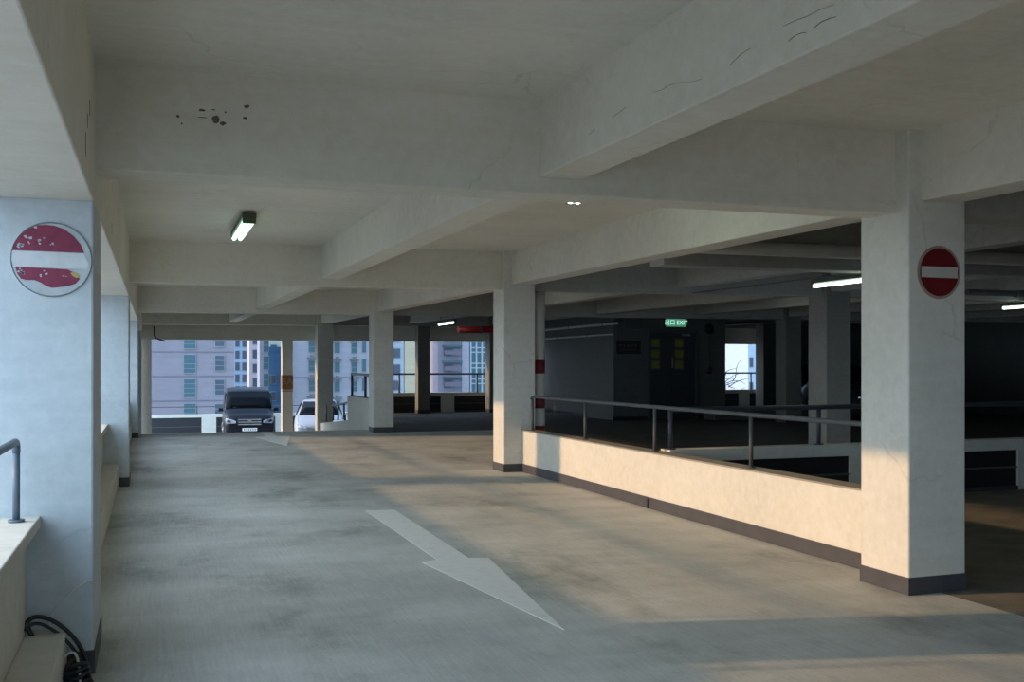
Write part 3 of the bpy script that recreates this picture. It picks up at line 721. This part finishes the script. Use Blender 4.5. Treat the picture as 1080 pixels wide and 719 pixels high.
BOT = -24
def building(x0, x1, y, depth, ztop, mat, label, wins=(), strips=(), bands=(), name='apartment_building'):
    """wins: list of (x, w, h, zc0, step, k0, k1, glass, hood, frame bars)"""
    e = empty(name, (x0, y, BOT)); tag(e, label, 'building', None, 'thing')
    H = ztop-BOT
    MB().box(0, x1-x0, 0, depth, 0, H).build('wall', mat, e)
    m = MB(); m.box(-.1, x1-x0+.1, -.1, depth+.1, H, H+.8); m.build('roof_parapet', mat, e)
    for (x, w, h, z0, step, k0, k1, gl, hood, bars) in wins:
        proto = None
        for k in range(k0, k1+1):
            lx, lz = x-x0, z0+step*k-BOT
            if proto is None:
                m = MB()
                m.box(-w/2-.08, w/2+.08, -.12, .05, -h/2-.08, h/2+.08)
                fr = m.build('window', M['winframe'], e, loc=(lx, 0, lz))
                g = MB()
                nb = max(1, bars)
                for i in range(nb):
                    g.box(-w/2, w/2, -.15, -.10, -h/2+h*i/nb+.04, -h/2+h*(i+1)/nb-.04)
                gg = g.build('pane', M[gl], fr)
                hd = None
                if hood:
                    q = MB(); q.box(-w/2-.3, w/2+.3, -.8, 0, h/2+.35, h/2+.5); q.box(-w*.25, w*.35, -.6, -.05, h/2+.5, h/2+.85)
                    hd = q.build('window_hood', M['acunit'], fr)
                proto = (fr, gg, hd)
            else:
                fr2 = proto[0].copy(); COL.objects.link(fr2); fr2.parent = e; fr2.location = (lx, 0, lz)
                for q in proto[1:]:
                    if q:
                        c2 = q.copy(); COL.objects.link(c2); c2.parent = fr2
    for (xs, w, colm) in strips:
        MB().box(xs-x0, xs-x0+w, -.25, 0, 0, H).build('pilaster', colm, e)
    for (z, h, colm) in bands:
        MB().box(0, x1-x0, -.06, 0, z-BOT, z-BOT+h).build('floor_band', colm, e)
    return e
F_purple = facade('mauve_tile', (0.228, 0.209, 0.241)); F_lblue = facade('pale_blue_wall', (0.241, 0.317, 0.418)); F_pink = facade('pale_pink_wall', (0.38, 0.329, 0.361))
F_lav = facade('lavender_wall', (0.329, 0.329, 0.368)); F_blue = facade('blue_wall', (0.044, 0.127, 0.234)); F_grey = facade('grey_lavender_wall', (0.234, 0.253, 0.317))
F_yel = facade('yellow_wall', (0.469, 0.406, 0.279)); F_mid = facade('lilac_wall', (0.228, 0.212, 0.26)); F_pale = facade('white_blue_wall', (0.348, 0.392, 0.444))
F_line = plain('facade_joint', (.14, .13, .17), .7)
building(-14, 8.96, 120, 16, 32, F_purple, 'mauve tiled apartment block filling the left of the far opening',
         [(4.06, 1.23, 2.1, 1.66, 2.78, -3, 4, 'winteal', False, 4), (7.33, .95, 1.75, 1.75, 2.78, -3, 4, 'windark', False, 3), (-4, 1.2, 2.1, 1.66, 2.78, -3, 4, 'winteal', False, 4), (-9, 1.2, 2.1, 1.66, 2.78, -3, 4, 'winteal', False, 4)],
         bands=[(.3+2.78*k-.1, .08, F_line) for k in range(-3, 5)])
building(18.4, 22.0, 250, 20, 60, F_lblue, 'pale blue tower between the mauve block and the pink tower',
         [(19.4, .9, 1.9, 1.2, 2.85, -4, 5, 'windark', False, 1), (21.0, .9, 1.9, 1.2, 2.85, -4, 5, 'windark', False, 1)])
building(18.47, 20.75, 208, 4, 60, F_pink, 'narrow pale pink tower above the black people carrier',
         [(19.45, .6, 1.7, .9, 2.85, -4, 5, 'windark', False, 1), (20.0, .5, 1.7, .9, 2.85, -4, 5, 'windark', False, 1)])
building(16.35, 17.75, 166, 4, 50, F_grey, 'thin grey lavender block just left of the blue block',
         [(17.35, .8, 2.1, 1.9, 2.8, -4, 5, 'winteal', False, 2)])
building(17.75, 21.0, 172, 5, 3.8, F_blue, 'deep blue apartment block left of the orange-banded column',
         [(18.35, .7, 1.5, -.9, 2.8, -3, 0, 'windark', False, 1), (19.2, .7, 1.5, -.9, 2.8, -3, 0, 'windark', False, 1)])
building(20.0, 22.6, 186, 4, 60, facade('cream_wall', (0.392, 0.444, 0.392)), 'pale green tower rising behind the deep blue block',
         [(20.8, 1.0, 1.6, 1.6, 2.8, -2, 4, 'winteal', False, 2)])
building(18.9, 33.6, 150, 5, 45, F_lav, 'pale lavender block with hooded windows behind the white hatchback',
         [(22.3, .8, 1.6, 1.35, 2.88, -3, 4, 'winteal', True, 2), (26.04, .75, 1.5, 1.2, 2.88, -3, 4, 'winteal', True, 1), (28.6, .75, 1.5, 1.2, 2.88, -3, 4, 'winteal', True, 2), (30.1, .5, 1.9, 1.5, 2.88, -3, 4, 'winteal', False, 1)],
         strips=[(18.9, .25, F_pale), (19.3, .12, F_line)], bands=[(-.35, .08, F_line), (-8.9, .08, F_line)])
building(33.8, 35.5, 147, 6, 45, F_pale, 'pale blue white block right of the ramp column',
         [(34.4, 1.0, 1.4, .9, 2.4, -3, 2, 'windark', False, 1)], bands=[(-5.2, 1.2, F_grey)])
building(35.6, 37.4, 147, 6, 45, F_yel, 'narrow yellow strip of tower right of the ramp column')
bl = building(49.9, 62.5, 180, 6, 60, F_mid, 'lilac block with laundry balconies and blue glazing seen over the far rail',
         [(55.1, .6, .35, 1.75, 2.95, -4, 4, 'windark', False, 1), (55.1, .6, .35, 1.25, 2.95, -4, 4, 'windark', False, 1)], strips=[(54.5, 1.45, F_lav)])
for k in range(-4, 5):
    z = 2.2+2.95*k-BOT
    MB().box(.9, 4.4, -1.2, 0, z-.25, z+.12).build('balcony_slab', M['winteal'], bl)
    MB().box(1.0, 4.3, -1.1, -1.0, z-1.7, z-.9).build('balcony_rail', F_line, bl)
    MB().box(1.2, 2.6, -.15, .02, z-1.9, z-.5).build('balcony_window', M['windark'], bl)
    MB().box(3.0, 4.1, -.15, .02, z-1.9, z-.5).build('balcony_window', F_grey, bl)
for i in range(5):
    MB().box(6.2+i*1.1, 6.2+i*1.1+.28, -.35, 0, 0, 84).build('mullion', F_pale, bl)
MB().box(6.2, 12.4, -.2, 0, 0, 84).build('glazing', M['winteal'], bl)
for k in range(-4, 5):
    MB().box(6.2, 12.4, -.3, 0, .9+2.95*k-BOT, 1.1+2.95*k-BOT).build('transom', F_pale, bl)
    MB().box(6.2, 12.4, -.3, 0, 1.75+2.95*k-BOT, 1.95+2.95*k-BOT).build('transom', F_pale, bl)
building(44, 52.6, 190, 6, 60, F_pale, 'white-blue slab tower left of the lilac balcony block')
building(129.6, 140, 200, 20, 60, facade('sky_blue_wall', (0.348, 0.431, 0.495)), 'pale tower at the right of the small bright opening',
         [(130.4, .9, 2.2, 2.2, 5.8, -3, 4, 'windark', False, 1)])
# bare tree seen in the small opening
tr = empty('bare_tree', (66.5, 106, BOT)); tag(tr, 'leafless tree branches outside the small bright opening', 'tree')
m = MB(); m.tube([(-3.5, 0, 0), (-3.2, 0, 12), (-2.2, 0, 21), (-1.0, 0, 24.5)], [.5, .4, .22, .1], 8); m.build('trunk', M['raildark'], tr)
rt = random.Random(5); m = MB()
for k in range(16):
    a = Vector((rt.uniform(-3, 0), rt.uniform(-1, 1), rt.uniform(21, 24.5))); p = [a]
    d_ = Vector((rt.uniform(.2, 1), rt.uniform(-.3, .3), rt.uniform(-.1, .8))).normalized()
    for i in range(5):
        d_ = (d_+Vector((rt.uniform(-.5, .5), 0, rt.uniform(-.4, .4)))).normalized(); p.append(p[-1]+d_*.6)
    m.tube(p, [.07, .06, .05, .04, .03, .02], 5)
m.build('branches', M['raildark'], tr)
# ground far below
gr = NT('street_ground'); gv = gr.coord(); gr.l(gr.ramp(gr.noise(gv, .05, 3), [(.3, (.30, .30, .30)), (.7, (.42, .41, .39))]), gr.b.inputs['Base Color']); gr.b.inputs['Roughness'].default_value = .9
struct(MB().box(-500, 500, -500, 600, BOT-1, BOT).build('ground', gr.m))

# light --------------------------------------------------------------------------------------
w = bpy.data.worlds.new('sky'); SC.world = w; w.use_nodes = True; nt = w.node_tree
bg = nt.nodes['Background']; tc = nt.nodes.new('ShaderNodeTexCoord'); sp = nt.nodes.new('ShaderNodeSeparateXYZ'); rp = nt.nodes.new('ShaderNodeValToRGB')
nt.links.new(tc.outputs['Generated'], sp.inputs[0]); nt.links.new(sp.outputs['Z'], rp.inputs['Fac']); vd = nt.nodes.new('ShaderNodeVectorMath'); vd.operation = 'DOT_PRODUCT'; vd.inputs[1].default_value = Vector((-1, .245, .2545)).normalized()
nt.links.new(tc.outputs['Generated'], vd.inputs[0])
mr = nt.nodes.new('ShaderNodeMapRange'); mr.inputs['From Min'].default_value = .3; mr.inputs['From Max'].default_value = 1.; mr.inputs['To Min'].default_value = 0.; mr.inputs['To Max'].default_value = 1.2
mr.interpolation_type = 'SMOOTHSTEP'
nt.links.new(vd.outputs['Value'], mr.inputs['Value'])
gl = nt.nodes.new('ShaderNodeVectorMath'); gl.operation = 'MULTIPLY_ADD'; gl.inputs[1].default_value = (.92, .90, .84)
nt.links.new(mr.outputs['Result'], gl.inputs[0]); nt.links.new(rp.outputs['Color'], gl.inputs[2]); vd2 = nt.nodes.new('ShaderNodeVectorMath'); vd2.operation = 'DOT_PRODUCT'; vd2.inputs[1].default_value = Vector((-.75, -.62, .30)).normalized()
nt.links.new(tc.outputs['Generated'], vd2.inputs[0])
mr2 = nt.nodes.new('ShaderNodeMapRange'); mr2.inputs['From Min'].default_value = .05; mr2.inputs['From Max'].default_value = 1.; mr2.inputs['To Min'].default_value = 0.; mr2.inputs['To Max'].default_value = 1.7
mr2.interpolation_type = 'SMOOTHSTEP'
nt.links.new(vd2.outputs['Value'], mr2.inputs['Value'])
gl2 = nt.nodes.new('ShaderNodeVectorMath'); gl2.operation = 'MULTIPLY_ADD'; gl2.inputs[1].default_value = (.56, .78, 1.)
nt.links.new(mr2.outputs['Result'], gl2.inputs[0]); nt.links.new(gl.outputs[0], gl2.inputs[2]); nt.links.new(gl2.outputs[0], bg.inputs['Color'])
rp.color_ramp.elements[0].position = 0; rp.color_ramp.elements[0].color = (.42, .68, .99, 1)
rp.color_ramp.elements[1].position = .7; rp.color_ramp.elements[1].color = (.36, .56, .90, 1)
bg.inputs['Strength'].default_value = .88
sun = bpy.data.lights.new('sun', 'SUN'); sun.energy = 1.95; sun.angle = math.radians(1.2); sun.color = (1., .62, .32)
so_ = bpy.data.objects.new('sun', sun); COL.objects.link(so_)
dv = Vector((1, -.245, -.2545)).normalized()
so_.rotation_euler = dv.to_track_quat('-Z', 'Y').to_euler(); so_.location = (-20, 8, 12)

# camera ---------------------------------------------------------------------------------------
cam = bpy.data.cameras.new('camera'); co = bpy.data.objects.new('camera', cam); COL.objects.link(co)
cam.sensor_width = 36; cam.lens = 1060/1080*36; cam.shift_y = (385-359.5)/1080
co.location = (0, 0, 1.5); co.rotation_euler = (math.pi/2, 0, -math.atan(380/1060))
cam.clip_start = .05; cam.clip_end = 2000
SC.camera = co
SC.view_settings.view_transform = 'Standard'; SC.view_settings.look = 'None'; SC.view_settings.gamma = 1
SC.view_settings.exposure = 0.72
SC.view_settings.use_curve_mapping = False
try:
    SC.cycles.use_denoising = True
    SC.cycles.max_bounces = 12; SC.cycles.diffuse_bounces = 8
except Exception: pass
